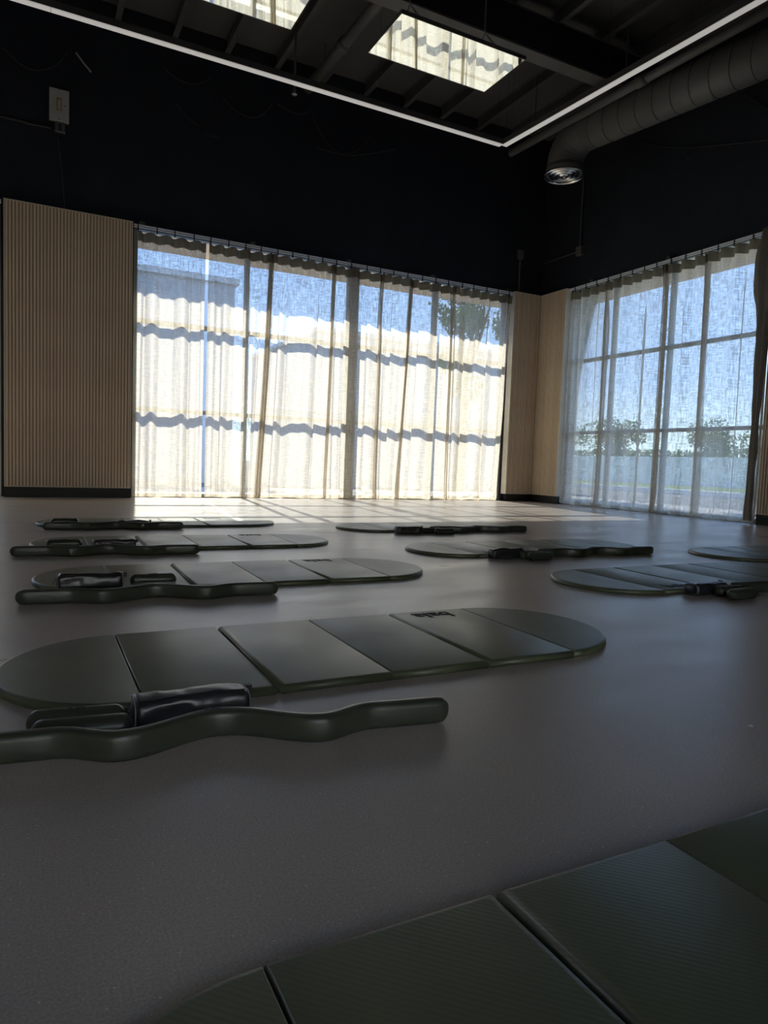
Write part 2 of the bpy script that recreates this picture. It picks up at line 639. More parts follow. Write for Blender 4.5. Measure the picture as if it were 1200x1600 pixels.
# ---------------------------------------------------------------- curtains and tracks
def curtain(label, axis, plane, a0, a1, ztop=3.415, seed=1, gl=0.3, gr=0.3, nfold=None, lean0=0.0, lean1=0.0,
            spread=0.0, group=None, nu_m=120, nv=46, zbot=0.012, pin=0.24, amp=.056, matname='linen'):
    """cloth hung from a0 to a1 along the axis; gl/gr = share of cloth gathered at the ends"""
    rnd = random.Random(seed)
    Lw = a1 - a0
    cloth = Lw * (1.10 + .34 * (gl + gr))
    nu = max(24, int(cloth * nu_m))
    ph = [rnd.uniform(0, 6.28) for _ in range(6)]
    nt_ = max(2, round(cloth / pin))
    nlow = nfold if nfold else max(2, cloth / .40)

    def s_of(t, v):
        # narrow gathered edge zones hold more cloth
        ge = 0.16
        k0, k1 = gl, gr
        d = lambda x: max(.07, 1.0 - (k0 * math.exp(-(x / ge) ** 4) + k1 * math.exp(-((1 - x) / ge) ** 4)) * 1.05)
        return d(t)

    # integrate density
    S = [0.0]
    for i in range(nu):
        S.append(S[-1] + s_of((i + .5) / nu, 0))
    S = [x / S[-1] for x in S]
    verts, uvs = [], []
    zs = [zbot + .022 * j for j in range(16)]
    zs += [zs[-1] + (ztop - .125 - zs[-1]) * (j / 34) for j in range(1, 35)]
    zs += [ztop - .0625, ztop]
    nv = len(zs) - 1
    for j, z in enumerate(zs):
        v = (z - zbot) / (ztop - zbot)
        wt = max(0.0, min(1.0, (v - .80) / .2)) ** 1.3
        wb = max(0.0, 1 - (z - zbot) / .30)
        for i in range(nu + 1):
            t = i / nu
            ge = math.exp(-(t / .15) ** 2) * gl + math.exp(-((1 - t) / .15) ** 2) * gr
            top = sin(2 * pi * nt_ * t + .6)
            warp = .05 * sin(2 * pi * t * 2.3 + ph[0] + v * .9) + .03 * sin(2 * pi * t * 5.1 + ph[1] - v * 1.3)
            low = sin(2 * pi * nlow * (t + warp) + ph[2]) + .30 * sin(2 * pi * nlow * 1.7 * (t + warp * .6) + ph[3])
            low *= .80
            gat = sin(2 * pi * nt_ * 1.7 * t + ph[4])
            d = amp * (top * wt + low * (1 - wt)) * (1 - .35 * min(1, ge * 1.2)) + .034 * gat * ge
            d += .010 * noise.noise(Vector((t * cloth * 6, v * 3.0, seed * 7.1)))
            s = S[i]
            lat = .028 * cos(2 * pi * nt_ * 1.7 * t + ph[4]) * ge * 1.3 + .010 * (1 - wt) * cos(2 * pi * nlow * (t + warp) + ph[2])
            edge = min(1.0, t / .02, (1 - t) / .02)
            a = a0 + Lw * s + lat * edge
            # lean / flare towards the floor
            q = (1 - v)
            a += (lean0 * (1 - s) + lean1 * s) * q ** 1.5
            a += spread * (s - .5) * q ** 3
            # hem bulges and crumples on the floor
            hb = wb ** 1.5 * (1 - .55 * max(0.0, (wb - .86) / .14))
            cr = noise.noise(Vector((t * cloth * 6, z * 14, seed * 3.3)))
            cr2 = noise.noise(Vector((t * cloth * 14, z * 34, seed * 5.7)))
            d += hb * (.040 + .060 * cr + .030 * cr2) * (.6 + .8 * noise.noise(Vector((t * cloth * 1.7, seed, 0)))) + .012 * sin(pi * min(1, q * 1.2)) * 0
            zz = z + hb * .008 * cr2
            if z < zbot + .20: zz += (1 - (z - zbot) / .20) * .030 * abs(noise.noise(Vector((t * cloth * 2.2, seed * 1.9, 4.0))))
            if j == nv: zz = ztop - .012 * (1 - cos(2 * pi * nt_ * t + .6)) / 2
            if axis == 'x': verts.append((a, plane - d, zz))
            else: verts.append((plane - d, a, zz))
            uvs.append((t * cloth + seed * 3.17, z))
    faces = []
    W_ = nu + 1
    for j in range(nv):
        for i in range(nu):
            faces.append((j * W_ + i, j * W_ + i + 1, (j + 1) * W_ + i + 1, (j + 1) * W_ + i))
    hj = nv - 2                       # header rows

    def mk(fs, nm, m, parent=None, off=0.0, extra=None):
        used = sorted({k for f in fs for k in f})
        mp = {k: n for n, k in enumerate(used)}
        vv = []
        for k in used:
            x, y, z = verts[k]
            vv.append((x, y - off, z) if axis == 'x' else (x - off, y, z))
        me = bpy.data.meshes.new(nm)
        me.from_pydata(vv, [], [[mp[k] for k in f] for f in fs])
        ul = me.uv_layers.new(name='UVMap')
        for lp in me.loops:
            ul.data[lp.index].uv = uvs[used[lp.vertex_index]]
        return link(nm, me, m, parent, smooth=True)

    c = mk(faces, 'linen_curtain', matname)
    tag(c, label, 'curtain', group)
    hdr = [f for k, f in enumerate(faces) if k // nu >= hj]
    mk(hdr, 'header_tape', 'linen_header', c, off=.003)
    hem = [f for k, f in enumerate(faces) if k // nu < 1]
    mk(hem, 'hem', 'linen', c, off=.002)
    return c


def track(label, axis, plane, a0, a1, gaps=.24, z=3.455):
    t = thing('curtain_track', label, 'curtain track', (0, 0, 0))

    def b(nm, m, s0, s1, e0, e1, z0, z1):
        if axis == 'x': return bx(nm, m, t, s0, s1, e0, e1, z0, z1)
        return bx(nm, m, t, e0, e1, s0, s1, z0, z1)

    b('rail', 'alu_white', a0, a1, plane - .012, plane + .004, z, z + .014)
    b('rail', 'alu_white', a0, a1, plane - .012, plane + .004, z + .026, z + .040)
    x = a0 + .05
    g = None
    # gliders share one mesh
    bm = bmesh.new()
    if axis == 'x': box(bm, -.007, .007, plane - .018, plane + .008, z - .04, z + .046)
    else: box(bm, plane - .018, plane + .008, -.007, .007, z - .04, z + .046)
    me = mesh_of(bm, 'glider'); me.materials.append(MATS['cable_black'])
    while x < a1:
        link('glider', me, None, t, (x, 0, 0) if axis == 'x' else (0, x, 0))
        x += gaps * random.uniform(.9, 1.1)
    x = a0 + .1
    while x < a1:
        if axis == 'x': bx('bracket', 'steel_black', t, x - .03, x + .03, plane - .01, YA - .001, z + .045, z + .085)
        else: bx('bracket', 'steel_black', t, plane - .01, XB, x - .03, x + .03, z + .045, z + .085)
        x += 1.45
    return t


PA = 9.52
track('white double curtain track above the seven curtains of the wide window', 'x', PA, 1.19, 7.19)
track('white double curtain track above the curtains of the right window', 'y', XP - .01 + .06, 5.33, 8.82)
track('short white curtain track at the left edge beside the big slatted panel', 'x', PA, -3.2, -.29)

curtain('sheer linen curtain beside the big slatted panel, leftmost on the wide window', 'x', PA, 1.235, 2.10, seed=11, gl=.35, gr=.45, lean0=-.03)
curtain('sheer linen curtain second from the left on the wide window', 'x', PA, 2.14, 3.02, seed=12, gl=.3, gr=.95, lean1=-.15)
curtain('sheer linen curtain third from the left on the wide window', 'x', PA - .035, 2.99, 3.97, seed=13, gl=.85, gr=.85, lean0=-.13, lean1=-.05)
curtain('sheer linen curtain in the middle of the wide window, over its thick mullion', 'x', PA, 3.93, 4.76, seed=14, gl=.55, gr=.75)
curtain('sheer linen curtain just left of the dark double gather on the wide window', 'x', PA - .035, 4.72, 5.24, seed=15, gl=.65, gr=.95, lean1=-.10)
curtain('sheer linen curtain just right of the dark double gather on the wide window', 'x', PA, 5.25, 6.02, seed=16, gl=.98, gr=.55, lean0=-.16)
curtain('sheer linen curtain beside the room corner, rightmost on the wide window', 'x', PA - .03, 5.99, 7.15, seed=17, gl=.65, gr=.25, lean1=-.09)
PB = XP + .04
curtain('sheer linen curtain beside the corner panel, first on the right window', 'y', PB, 7.95, 8.76, seed=21, gl=.65, gr=.45, lean1=.04)
curtain('sheer linen curtain second from the room corner on the right window', 'y', PB - .03, 6.84, 7.98, seed=22, gl=.90, gr=.65)
curtain('sheer linen curtain third from the room corner on the right window', 'y', PB, 6.20, 6.87, seed=23, gl=.60, gr=.90, lean0=-.06)
curtain('sheer linen curtain nearest the right edge of the picture, swept to its side', 'y', PB - .03, 5.31, 6.23, seed=24, gl=.85, gr=.60, lean0=.0)
curtain('sheer linen curtain at the left edge of the picture, beyond the big slatted panel', 'x', PA, -1.9, -.36, seed=31, gl=.3, gr=.4)

# the bunched cloth hanging in front of the track end on the right
def bunch():
    bm = bmesh.new()
    nu, nv = 34, 40
    rows = []
    for j in range(nv + 1):
        v = j / nv
        z = 3.43 - v * 3.38
        # half width of the bundle and its centre along y
        if v < .25: hw = .085 + .05 * sin(v / .25 * pi)
        else: hw = .085 - .045 * min(1, (v - .25) * 2.5) + .02 * max(0, v - .8)
        cy = 5.27 + .02 * v
        row = []
        for i in range(nu):
            a = 2 * pi * i / nu
            f = 1 + .28 * sin(a * 5 + v * 2.0) + .14 * sin(a * 9 + 1.3 - v * 3)
            slump = .35 * noise.noise(Vector((cos(a) * 1.5, sin(a) * 1.5, z * 3.2)))
            r = hw * (f + slump)
            row.append(bm.verts.new((7.60 + .62 * r * cos(a), cy + r * sin(a) * .9, z)))
        rows.append(row)
    for j in range(nv):
        for i in range(nu):
            bm.faces.new((rows[j][i], rows[j][(i + 1) % nu], rows[j + 1][(i + 1) % nu], rows[j + 1][i]))
    bm.faces.new(rows[0])
    me = mesh_of(bm, 'bunch')
    ul = me.uv_layers.new(name='UVMap')
    for lp in me.loops:
        c = me.vertices[lp.vertex_index].co
        ul.data[lp.index].uv = (c.y * 3, c.z)
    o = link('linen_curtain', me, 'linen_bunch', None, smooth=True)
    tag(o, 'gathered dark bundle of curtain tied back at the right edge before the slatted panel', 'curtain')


bunch()

# ---------------------------------------------------------------- ceiling mirrors
def mirror(x0, x1, y0, y1, z, label):
    cx, cy = (x0 + x1) / 2, (y0 + y1) / 2
    t = thing('hanging_mirror', label, 'mirror', (cx, cy, z), 0, 'mirrors hung flat below the ceiling')
    w, h = (x1 - x0) / 2, (y1 - y0) / 2
    bx('mirror_plate', 'mirror_glass', t, -w + .006, w - .006, -h + .006, h - .006, 0, .010)
    bm = bmesh.new()
    for a in ((-w, w, -h, -h + .006), (-w, w, h - .006, h), (-w, -w + .006, -h + .006, h - .006), (w - .006, w, -h + .006, h - .006)):
        box(bm, *a, -.002, .030)
    box(bm, -w + .006, w - .006, -h + .006, h - .006, .011, .028)
    obj('backing_tray', bm, 'steel_black', t)
    for sx in (-.62, .62):
        bm = bmesh.new()
        px = w * sx
        for sy in (-1, 1):
            tube(bm, [(px - .02, sy * h * .8, .03), (px, 0, .30)], .0035, 6)
            tube(bm, [(px + .02, sy * h * .8, .03), (px, 0, .30)], .0035, 6)
        obj('sling', bm, 'chain_steel', t)
        # chain: flattened links turned alternately
        bm = bmesh.new()
        zz, k = .30, 0
        top = ZC - z - .02
        while zz < top:
            a = .011
            pts = []
            for q in range(9):
                an = 2 * pi * q / 8
                u_, v_ = cos(an) * a * .55, sin(an) * .024
                pts.append((px + (u_ if k % 2 else 0), 0 + (0 if k % 2 else u_), zz + .024 + v_))
            tube(bm, pts, .0032, 4, cap=False)
            zz += .036
            k += 1
        obj('chain', bm, 'chain_steel', t)
    return t


mirror(2.505, 3.690, 4.86, 5.455, 3.975, 'flat mirror hung on chains below the ceiling beam, the one nearer the corner')
mirror(0.655, 1.852, 4.90, 5.495, 3.975, 'flat mirror hung at the top edge of the picture, partly cut off')

# ---------------------------------------------------------------- linear lights
def strip(p0, p1, label, n, wires):
    p0, p1 = Vector(p0), Vector(p1)
    d = p1 - p0
    L = d.length
    t = thing('linear_light', label, 'light', p0, math.atan2(d.y, d.x), 'suspended linear lights')
    bm = bmesh.new()
    box(bm, 0, L, -.042, .042, .006, .075)
    obj('housing', bm, 'steel_black', t)
    seg = L / n
    for i in range(n):
        bx('diffuser', 'lamp_diffuser', t, i * seg + .002, (i + 1) * seg - .002, -.038, .038, -.006, .0055)
    for s in wires:
        bm = bmesh.new()
        tube(bm, [(s, 0, .075), (s, 0, ZC - p0.z)], .0025, 5)
        obj('suspension_wire', bm, 'cable_black', t)


strip((5.79, 8.095, 5.0), (-2.6, 8.075, 5.0), 'long white linear light hanging parallel to the wide window wall', 6, (.06, 1.9, 3.7, 5.5, 7.2))
strip((5.835, 8.085, 5.0), (6.255, 1.5, 5.0), 'long white linear light running from the corner towards the right edge', 5, (.04, .14, 1.8, 3.6, 5.4))

# ---------------------------------------------------------------- duct with diffuser, pipes
def duct():
    A = Vector((6.66, 7.78, 5.15)); B = Vector((7.46, 3.0, 5.15))
    R_ = .245
    t = thing('ventilation_duct', 'fat black spiral duct under the ceiling along the right wall', 'duct', (A.x, A.y, 4.0))
    off = Vector((A.x, A.y, 4.0))
    d = (B - A).normalized()
    s0 = A + d * .36
    bm = bmesh.new()
    tube(bm, [s0 - off, B - off], R_, 40)
    obj('duct_tube', bm, 'duct_paint', t, smooth=True)
    # spiral seam: slightly slanted rings
    s, u = frame_at(d)
    k = 0
    q = .18
    while q < (B - s0).length:
        bm = bmesh.new()
        c = s0 + d * q - off
        pts = []
        for a in range(33):
            an = 2 * pi * a / 32
            pts.append(c + s * cos(an) * (R_ + .001) + u * sin(an) * (R_ + .001) + d * (.045 * sin(an)))
        tube(bm, pts, .005, 5, cap=False)
        obj('seam_ring', bm, 'steel_black', t)
        q += .235
    # gored elbow
    prev = None
    n = 5
    cen = s0 + Vector((0, 0, -.36))
    for g in range(n):
        a0, a1 = g / n * pi / 2, (g + 1) / n * pi / 2
        p0 = cen - d * .36 * sin(a0) + Vector((0, 0, .36 * cos(a0)))
        p1 = cen - d * .36 * sin(a1) + Vector((0, 0, .36 * cos(a1)))
        bm = bmesh.new()
        rings = []
        for p, a in ((p0, a0), (p1, a1)):
            ax = (-d * cos(a) - Vector((0, 0, sin(a))))
            uu = ax.cross(s).normalized()
            rings.append([bm.verts.new(p - off + s * cos(2 * pi * k / 40) * R_ + uu * sin(2 * pi * k / 40) * R_) for k in range(40)])
        for k in range(40):
            bm.faces.new((rings[0][k], rings[0][(k + 1) % 40], rings[1][(k + 1) % 40], rings[1][k]))
        obj('elbow_gore', bm, 'duct_paint', t, smooth=True)
    base = cen - d * .36
    c = base - off
    bm = bmesh.new()
    tube(bm, [c + Vector((0, 0, 0.002)), c + Vector((0, 0, -.10))], R_ + .004, 40)
    obj('collar', bm, 'duct_paint', t, smooth=True)
    z = -.10
    bm = bmesh.new()
    lathe(bm, [(R_ * .98, z), (.29, z - .012), (.295, z - .030), (.262, z - .034), (.245, z - .020), (.240, z - .004)], c, 48)
    f = obj('diffuser_ring', bm, 'chrome', t, smooth=True)
    for r0, r1, zz in ((.225, .165, -.028), (.158, .100, -.034), (.092, .0, -.040)):
        bm = bmesh.new()
        lathe(bm, [(r0, z + zz + .030), (r0 * .99, z + zz + .024), ((r0 + r1) / 2, z + zz), (r1 + .004, z + zz + .006), (r1, z + zz + .02)], c, 40)
        obj('diffuser_cone', bm, 'chrome', f, smooth=True)
    bm = bmesh.new()
    lathe(bm, [(0, z + .004), (.238, z + .004), (.238, z + .008), (0, z + .008)], c, 40)
    obj('diffuser_back', bm, 'wall_black', f)


duct()


def pipe(label, p0, p1, r, coup=(), name='ceiling_pipe', hang=()):
    p0, p1 = Vector(p0), Vector(p1)
    t = thing(name, label, 'pipe', p0)
    bm = bmesh.new()
    tube(bm, [Vector((0, 0, 0)), p1 - p0], r, 16)
    obj('pipe_run', bm, 'duct_paint', t, smooth=True)
    d = (p1 - p0).normalized()
    for c in coup:
        bm = bmesh.new()
        tube(bm, [d * (c - .07), d * (c + .07)], r * 1.25, 16)
        obj('coupling', bm, 'duct_paint', t, smooth=True)
    for c in hang:
        bm = bmesh.new()
        q = d * c
        tube(bm, [q + Vector((0, 0, r)), q + Vector((0, 0, ZC - p0.z))], .008, 6)
        obj('hanger_rod', bm, 'steel_black', t)
    return t


pipe('dark pipe under the ceiling passing between the two mirrors', (3.50, 9.59, 5.80), (3.56, 6.0, 5.80), .07, (1.2,), hang=(.6, 3.0))
pipe('dark coupled pipe between the right linear light and the fat duct', (6.35, 8.62, 5.22), (6.66, 3.0, 5.22), .055, (2.35, 4.2), hang=(.5, 2.1, 4.0))

# sprinkler drop left of the pipe and another over the left light
def sprinkler(x, y, ztop, zbot, label):
    t = thing('sprinkler', label, 'sprinkler', (x, y, zbot))
    bm = bmesh.new()
    tube(bm, [(0, 0, .05), (0, 0, ztop - zbot)], .014, 8)
    obj('drop_pipe', bm, 'steel_black', t, smooth=True)
    bm = bmesh.new()
    lathe(bm, [(0, 0), (.035, .002), (.036, .010), (.012, .03), (.020, .05), (.0, .06)], (0, 0, 0), 16)
    obj('sprinkler_head', bm, 'chain_steel', t, smooth=True)


sprinkler(2.86, 8.30, ZC, 4.98, 'thin drop pipe with a small head just above the left linear light')

# ---------------------------------------------------------------- cables and boxes on the dark walls
def cable(label, pts, wall, r=.006, m='cable_black', cat='cable', name='wall_cable', off=.02):
    P = []
    for s, z in pts:
        P.append((s, YA - off, z) if wall == 'A' else (XB - off, s, z))
    bm = bmesh.new()
    tube(bm, smooth_pts(P, 5), r, 6)
    o = obj(name, bm, m, None, smooth=True)
    tag(o, label, cat)


cable('loose black cable loop high on the wall above the grey box', [(-.27, 5.23), (-.1, 5.10), (.07, 5.07), (.27, 5.17), (.41, 5.36)], 'A', off=.045)
cable('short drooping black cable right of the pale stick on the dark wall', [(1.53, 5.54), (1.69, 5.44), (1.89, 5.42), (2.04, 5.48), (2.14, 5.59)], 'A')
cable('wide drooping black cable left of the drop pipe on the dark wall', [(2.29, 5.36), (2.47, 5.24), (2.69, 5.20), (2.85, 5.28), (2.98, 5.45)], 'A')
cable('small sagging cable just under the left linear light', [(3.04, 5.48), (3.26, 5.42), (3.45, 5.44), (3.57, 5.54)], 'A')
cable('deep hanging loop of cable on the dark wall, lowest and nearest the corner', [(3.59, 5.44), (3.75, 5.19), (3.95, 5.05), (4.15, 5.06), (4.35, 5.19), (4.48, 5.39)], 'A')
cable('long flat cable crossing beneath the deep hanging loop', [(3.65, 5.02), (4.10, 5.02), (4.51, 5.14), (4.88, 5.28)], 'A', off=.034)
cable('thin slanting cable end in the middle of the dark wall', [(1.69, 5.13), (1.84, 4.99), (2.0, 4.91)], 'A', .004)
cable('tiny hooked cable end below the slanting one', [(2.09, 4.85), (2.15, 4.83), (2.26, 4.84)], 'A', .004)
cable('short pale stick leaning on the dark wall right of the grey box', [(.51, 5.41), (.60, 5.31), (.68, 5.23)], 'A', .011, 'cable_pale', 'stick', 'pale_stick')
cable('black conduit running left from the grey box', [(-3.0, 4.45), (-.27, 4.45), (-.03, 4.44), (.24, 4.45)], 'A', .014, cat='conduit', name='conduit', off=.045)
cable('black cable hanging from the grey box down to the big slatted panel', [(.31, 4.36), (.35, 4.03), (.39, 3.55)], 'A', .008, cat='cable', name='power_cable', off=.045)
cable('long sagging thin cable on the dark wall under the fat duct', [(7.58, 5.34), (7.16, 5.11), (6.62, 4.90), (6.13, 4.75), (5.53, 4.58), (5.1, 4.5)], 'B', .005)
cable('short cable tail below the fat duct at the right edge', [(5.91, 5.26), (5.73, 5.10), (5.55, 4.92)], 'B', .005)
cable('small cable hook hanging from the long sagging one', [(6.77, 4.95), (6.71, 4.80), (6.63, 4.74)], 'B', .005, off=.031)

t = thing('wall_box', 'pale grey metal box with a brass window high on the left wall', 'electrical box', (.325, YA - .03, 4.54))
bx('cover', 'box_grey', t, -.108, .108, -.052, 0.0, 0, .368, .004)
bx('brass_window', 'brass', t, -.030, .026, -.057, -.0525, .115, .265)
bx('window_insert', 'box_grey', t, -.012, .014, -.0595, -.0575, .135, .245)
for dz in (.012, .352):
    bx('screw', 'cable_black', t, -.006, .006, -.055, -.0525, dz, dz + .012)
bx('latch', 'cable_black', t, .055, .068, -.055, -.0525, .18, .19)
t = thing('outlet_box', 'small clear-faced outlet box right under the pale grey box', 'electrical box', (.335, YA - .03, 4.41))
bx('case', 'clear_box', t, -.055, .055, -.045, 0, 0, .120, .005)
bx('inner_socket', 'wall_black', t, -.018, .018, -.0475, -.0455, .02, .10)
bx('bottom_rim', 'chain_steel', t, -.058, .058, -.050, -.0455, .0, .010)
t = thing('junction_box', 'small dark junction box on the front wall over the corner panel', 'electrical box', (7.35, YA, 4.08))
bx('case', 'duct_paint', t, -.05, .05, -.055, 0, 0, .14, .005)
bm = bmesh.new(); tube(bm, [(0, -.025, 0), (0, -.025, -.55)], .014, 8); obj('conduit', bm, 'duct_paint', t)
t = thing('junction_box', 'small dark junction box on the right wall below the duct mouth', 'electrical box', (XB, 8.68, 4.0))
bx('case', 'duct_paint', t, -.055, 0, -.06, .06, 0, .14, .005)
bm = bmesh.new(); tube(bm, [(-.025, 0, .14), (-.025, 0, 1.25)], .012, 8); obj('conduit', bm, 'steel_black', t)
bm = bmesh.new(); tube(bm, [(-.025, .06, .07), (-.025, .86, .07)], .009, 8); obj('conduit', bm, 'steel_black', t)

# ---------------------------------------------------------------- mats
def offset_poly(pts, dist):
    n = len(pts)
    out = []
    for i in range(n):
        a, b, c = Vector(pts[i - 1]), Vector(pts[i]), Vector(pts[(i + 1) % n])
        d1, d2 = (b - a).normalized(), (c - b).normalized()
        n1, n2 = Vector((-d1.y, d1.x)), Vector((-d2.y, d2.x))
        k1, k2 = dist[i - 1], dist[i]
        m = Matrix(((n1.x, n1.y), (n2.x, n2.y)))
        if abs(m.determinant()) < 1e-4:
            q = b + n1 * k1
        else:
            q = m.inverted() @ Vector((n1.dot(b) + k1, n2.dot(b) + k2))
        out.append(q)
    return out


def cushion(pts, kinds, T=.022):
    """pts counter-clockwise; kinds per edge: 'o' outer, 'j' open joint, 'c' crease"""
    amt = {'o': 1.0, 'j': 1.0, 'c': .30}
    wid = {'o': .012, 'j': .017, 'c': .012}
    K = [wid[k] * amt[k] for k in kinds]
    levels = [(0.25, 0.0), (0.0, .004), (0.0, T * .50), (.10, T * .70), (.32, T * .88), (.62, T * .97), (1.0, T)]
    bm = bmesh.new()
    rings = []
    for f, z in levels:
        pp = offset_poly(pts, [k * f for k in K])
        rings.append([bm.verts.new((p.x, p.y, z)) for p in pp])
    n = len(pts)
    for a, b in zip(rings, rings[1:]):
        for k in range(n):
            bm.faces.new((a[k], a[(k + 1) % n], b[(k + 1) % n], b[k]))
    bm.faces.new(rings[-1])
    bm.faces.new(list(reversed(rings[0])))
    me = mesh_of(bm, 'cushion')
    for p in me.polygons: p.use_smooth = len(p.vertices) == 4
    me.materials.append(MATS['foam_green'])
    return me


M_ = .3165            # one panel
HW = .325             # half width


def mat_meshes():
    out = []
    xs = [-.95, -.6335, -.3165, 0, .3165, .6335, .95]
    g, j = .0012, .003
    # left end: rounded
    def end(sign):
        x1 = -.6335 - g
        pts = []
        n = 22
        # half super-ellipse from (x1,+HW) round to (x1,-HW)
        for i in range(n + 1):
            a = pi / 2 + pi * i / n
            pts.append((x1 + (.95 - .6335) * cos(a), HW * sin(a)))
        kinds = ['o'] * n + ['c']
        if sign > 0:
            pts = [(-x, -y) for x, y in pts]
        return cushion(pts, kinds)

    def rect(x0, x1, k0, k1):
        pts = [(x0, -HW), (x1, -HW), (x1, HW), (x0, HW)]
        return cushion(pts, ['o', k1, 'o', k0])

    out.append(end(-1))
    out.append(rect(-.6335 + g, -.3165 - j, 'c', 'j'))
    out.append(rect(-.3165 + j, -g, 'j', 'c'))
    out.append(rect(g, .3165 - j, 'c', 'j'))
    out.append(rect(.3165 + j, .6335 - g, 'j', 'c'))
    out.append(end(1))
    return out


CUSH = mat_meshes()


def text_mesh(body, size):
    c = bpy.data.curves.new('lettering', 'FONT')
    c.body = body
    c.size = size
    c.extrude = .0005
    c.offset = size * .022
    c.resolution_u = 3
    c.align_x = 'CENTER'
    c.align_y = 'CENTER'
    c.space_character = 1.02
    ob = bpy.data.objects.new('tmp_text', c)
    col.objects.link(ob)
    dg = bpy.context.evaluated_depsgraph_get()
    me = bpy.data.meshes.new_from_object(ob.evaluated_get(dg))
    bpy.data.objects.remove(ob)
    bpy.data.curves.remove(c)
    me.materials.clear()
    return me


LOGO = text_mesh('bala', .098)
LOGO.materials.append(MATS['logo_shade'])
LOGO_S = text_mesh('bala', .022)
LOGO_S.materials.append(MATS['logo_silicone'])
HINGE_BM = bmesh.new()
for x in (-.3165, .3165):
    box(HINGE_BM, x - .006, x + .006, -HW + .012, HW - .012, .0005, .004)
HINGE = mesh_of(HINGE_BM, 'hinge_strip'); HINGE.materials.append(MATS['joint_dark'])


def exercise_mat(cx, cy, label, flip=False, rz=0.0):
    t = thing('exercise_mat', label, 'mat', (cx, cy, 0), rz + (pi if flip else 0), 'green folding exercise mats')
    for me in CUSH:
        link('cushion', me, None, t)
    link('hinge_strip', HINGE, None, t)
    lg = link('logo', LOGO, None, t, (.468, .252, .0224))
    lg.rotation_euler = (0, 0, pi)
    return t


exercise_mat(.865, .377, 'green mat in the foreground, cut off by the bottom edge of the picture')
exercise_mat(.867, 1.912, 'green mat lying behind the nearest wavy bar, second from the camera', rz=-.006)
exercise_mat(.958, 3.310, 'green mat third from the camera in the left row', rz=-.018)
exercise_mat(.950, 4.605, 'green mat fourth from the camera in the left row', rz=-.012)
exercise_mat(.995, 5.960, 'green mat farthest away in the left row, its right half in the sun', rz=-.01)
exercise_mat(3.335, 2.600, 'green mat nearest the camera in the right row, behind a black pouch', True)
exercise_mat(3.180, 3.905, 'green mat second from the camera in the right row', True)
exercise_mat(3.300, 5.375, 'green mat farthest away in the right row', True)
exercise_mat(5.190, 3.235, 'green mat at the far right, cut off by the right edge of the picture', True)

# ---------------------------------------------------------------- wavy bars
def wavy_mesh():
    bm = bmesh.new()
    n, m = 96, 20
    W2, H2, ex = .0195, .0285, 3.4
    rings = []
    L = 1.0
    ss = []
    for i in range(n + 1):
        ss.append(-.5 + i / n)
    # extra end samples for round ends
    ends = [.0004, .0025, .006, .011, .017]
    ss = sorted(set([-.5 + e for e in ends] + [.5 - e for e in ends] + [s for s in ss if abs(s) < .475]))
    for s in ss:
        a = abs(s)
        w = 1.0 if a < .20 else (0.0 if a > .36 else .5 * (1 + cos(pi * (a - .20) / .16)))
        y = .040 * cos(2 * pi * s / .40) * w
        e = .5 - a
        k = 1.0 if e > .027 else sqrt(max(0.0, 1 - ((.027 - e) / .027) ** 2))
        row = []
        for q in range(m):
            an = 2 * pi * q / m
            cx, sz = cos(an), sin(an)
            px = math.copysign(abs(cx) ** (2 / ex), cx) * (W2 - .018 * (1 - k)) * (0.35 + .65 * k)
            pz = math.copysign(abs(sz) ** (2 / ex), sz) * H2 * max(k, .12)
            row.append(bm.verts.new((s, y + px, H2 + pz)))
        rings.append(row)
    for a, b in zip(rings, rings[1:]):
        for q in range(m):
            bm.faces.new((a[q], a[(q + 1) % m], b[(q + 1) % m], b[q]))
    bm.faces.new(rings[0]); bm.faces.new(rings[-1])
    me = mesh_of(bm, 'wavy_bar')
    me.materials.append(MATS['silicone'])
    for p in me.polygons: p.use_smooth = True
    return me


WAVY = wavy_mesh()


def wavy_bar(x0, y0, x1, y1, label):
    d = Vector((x1 - x0, y1 - y0))
    c = Vector(((x0 + x1) / 2, (y0 + y1) / 2))
    rz = math.atan2(d.y, d.x)
    t = thing('wavy_bar', label, 'exercise bar', (c.x, c.y, 0), rz, 'wavy green exercise bars')
    link('bar_body', WAVY, None, t)
    lg = link('logo', LOGO_S, None, t, (-.02, .040, .0573))
    lg.rotation_euler = (0, 0, pi)
    return t


wavy_bar(-.145, 1.432, .850, 1.285, 'wavy green bar nearest the camera, left end cut off by the picture edge')
wavy_bar(-.045, 2.880, .948, 2.800, 'wavy green bar before the third mat of the left row')
wavy_bar(-.090, 4.205, .900, 4.110, 'wavy green bar before the fourth mat of the left row')
wavy_bar(.085, 5.590, 1.085, 5.540, 'wavy green bar before the farthest mat of the left row')
wavy_bar(3.020, 5.000, 4.015, 4.940, 'wavy green bar before the farthest mat of the right row')
wavy_bar(2.960, 3.515, 3.945, 3.455, 'wavy green bar before the second mat of the right row')
wavy_bar(3.070, 2.195, 4.060, 2.130, 'wavy green bar before the nearest mat of the right row, at the picture edge')

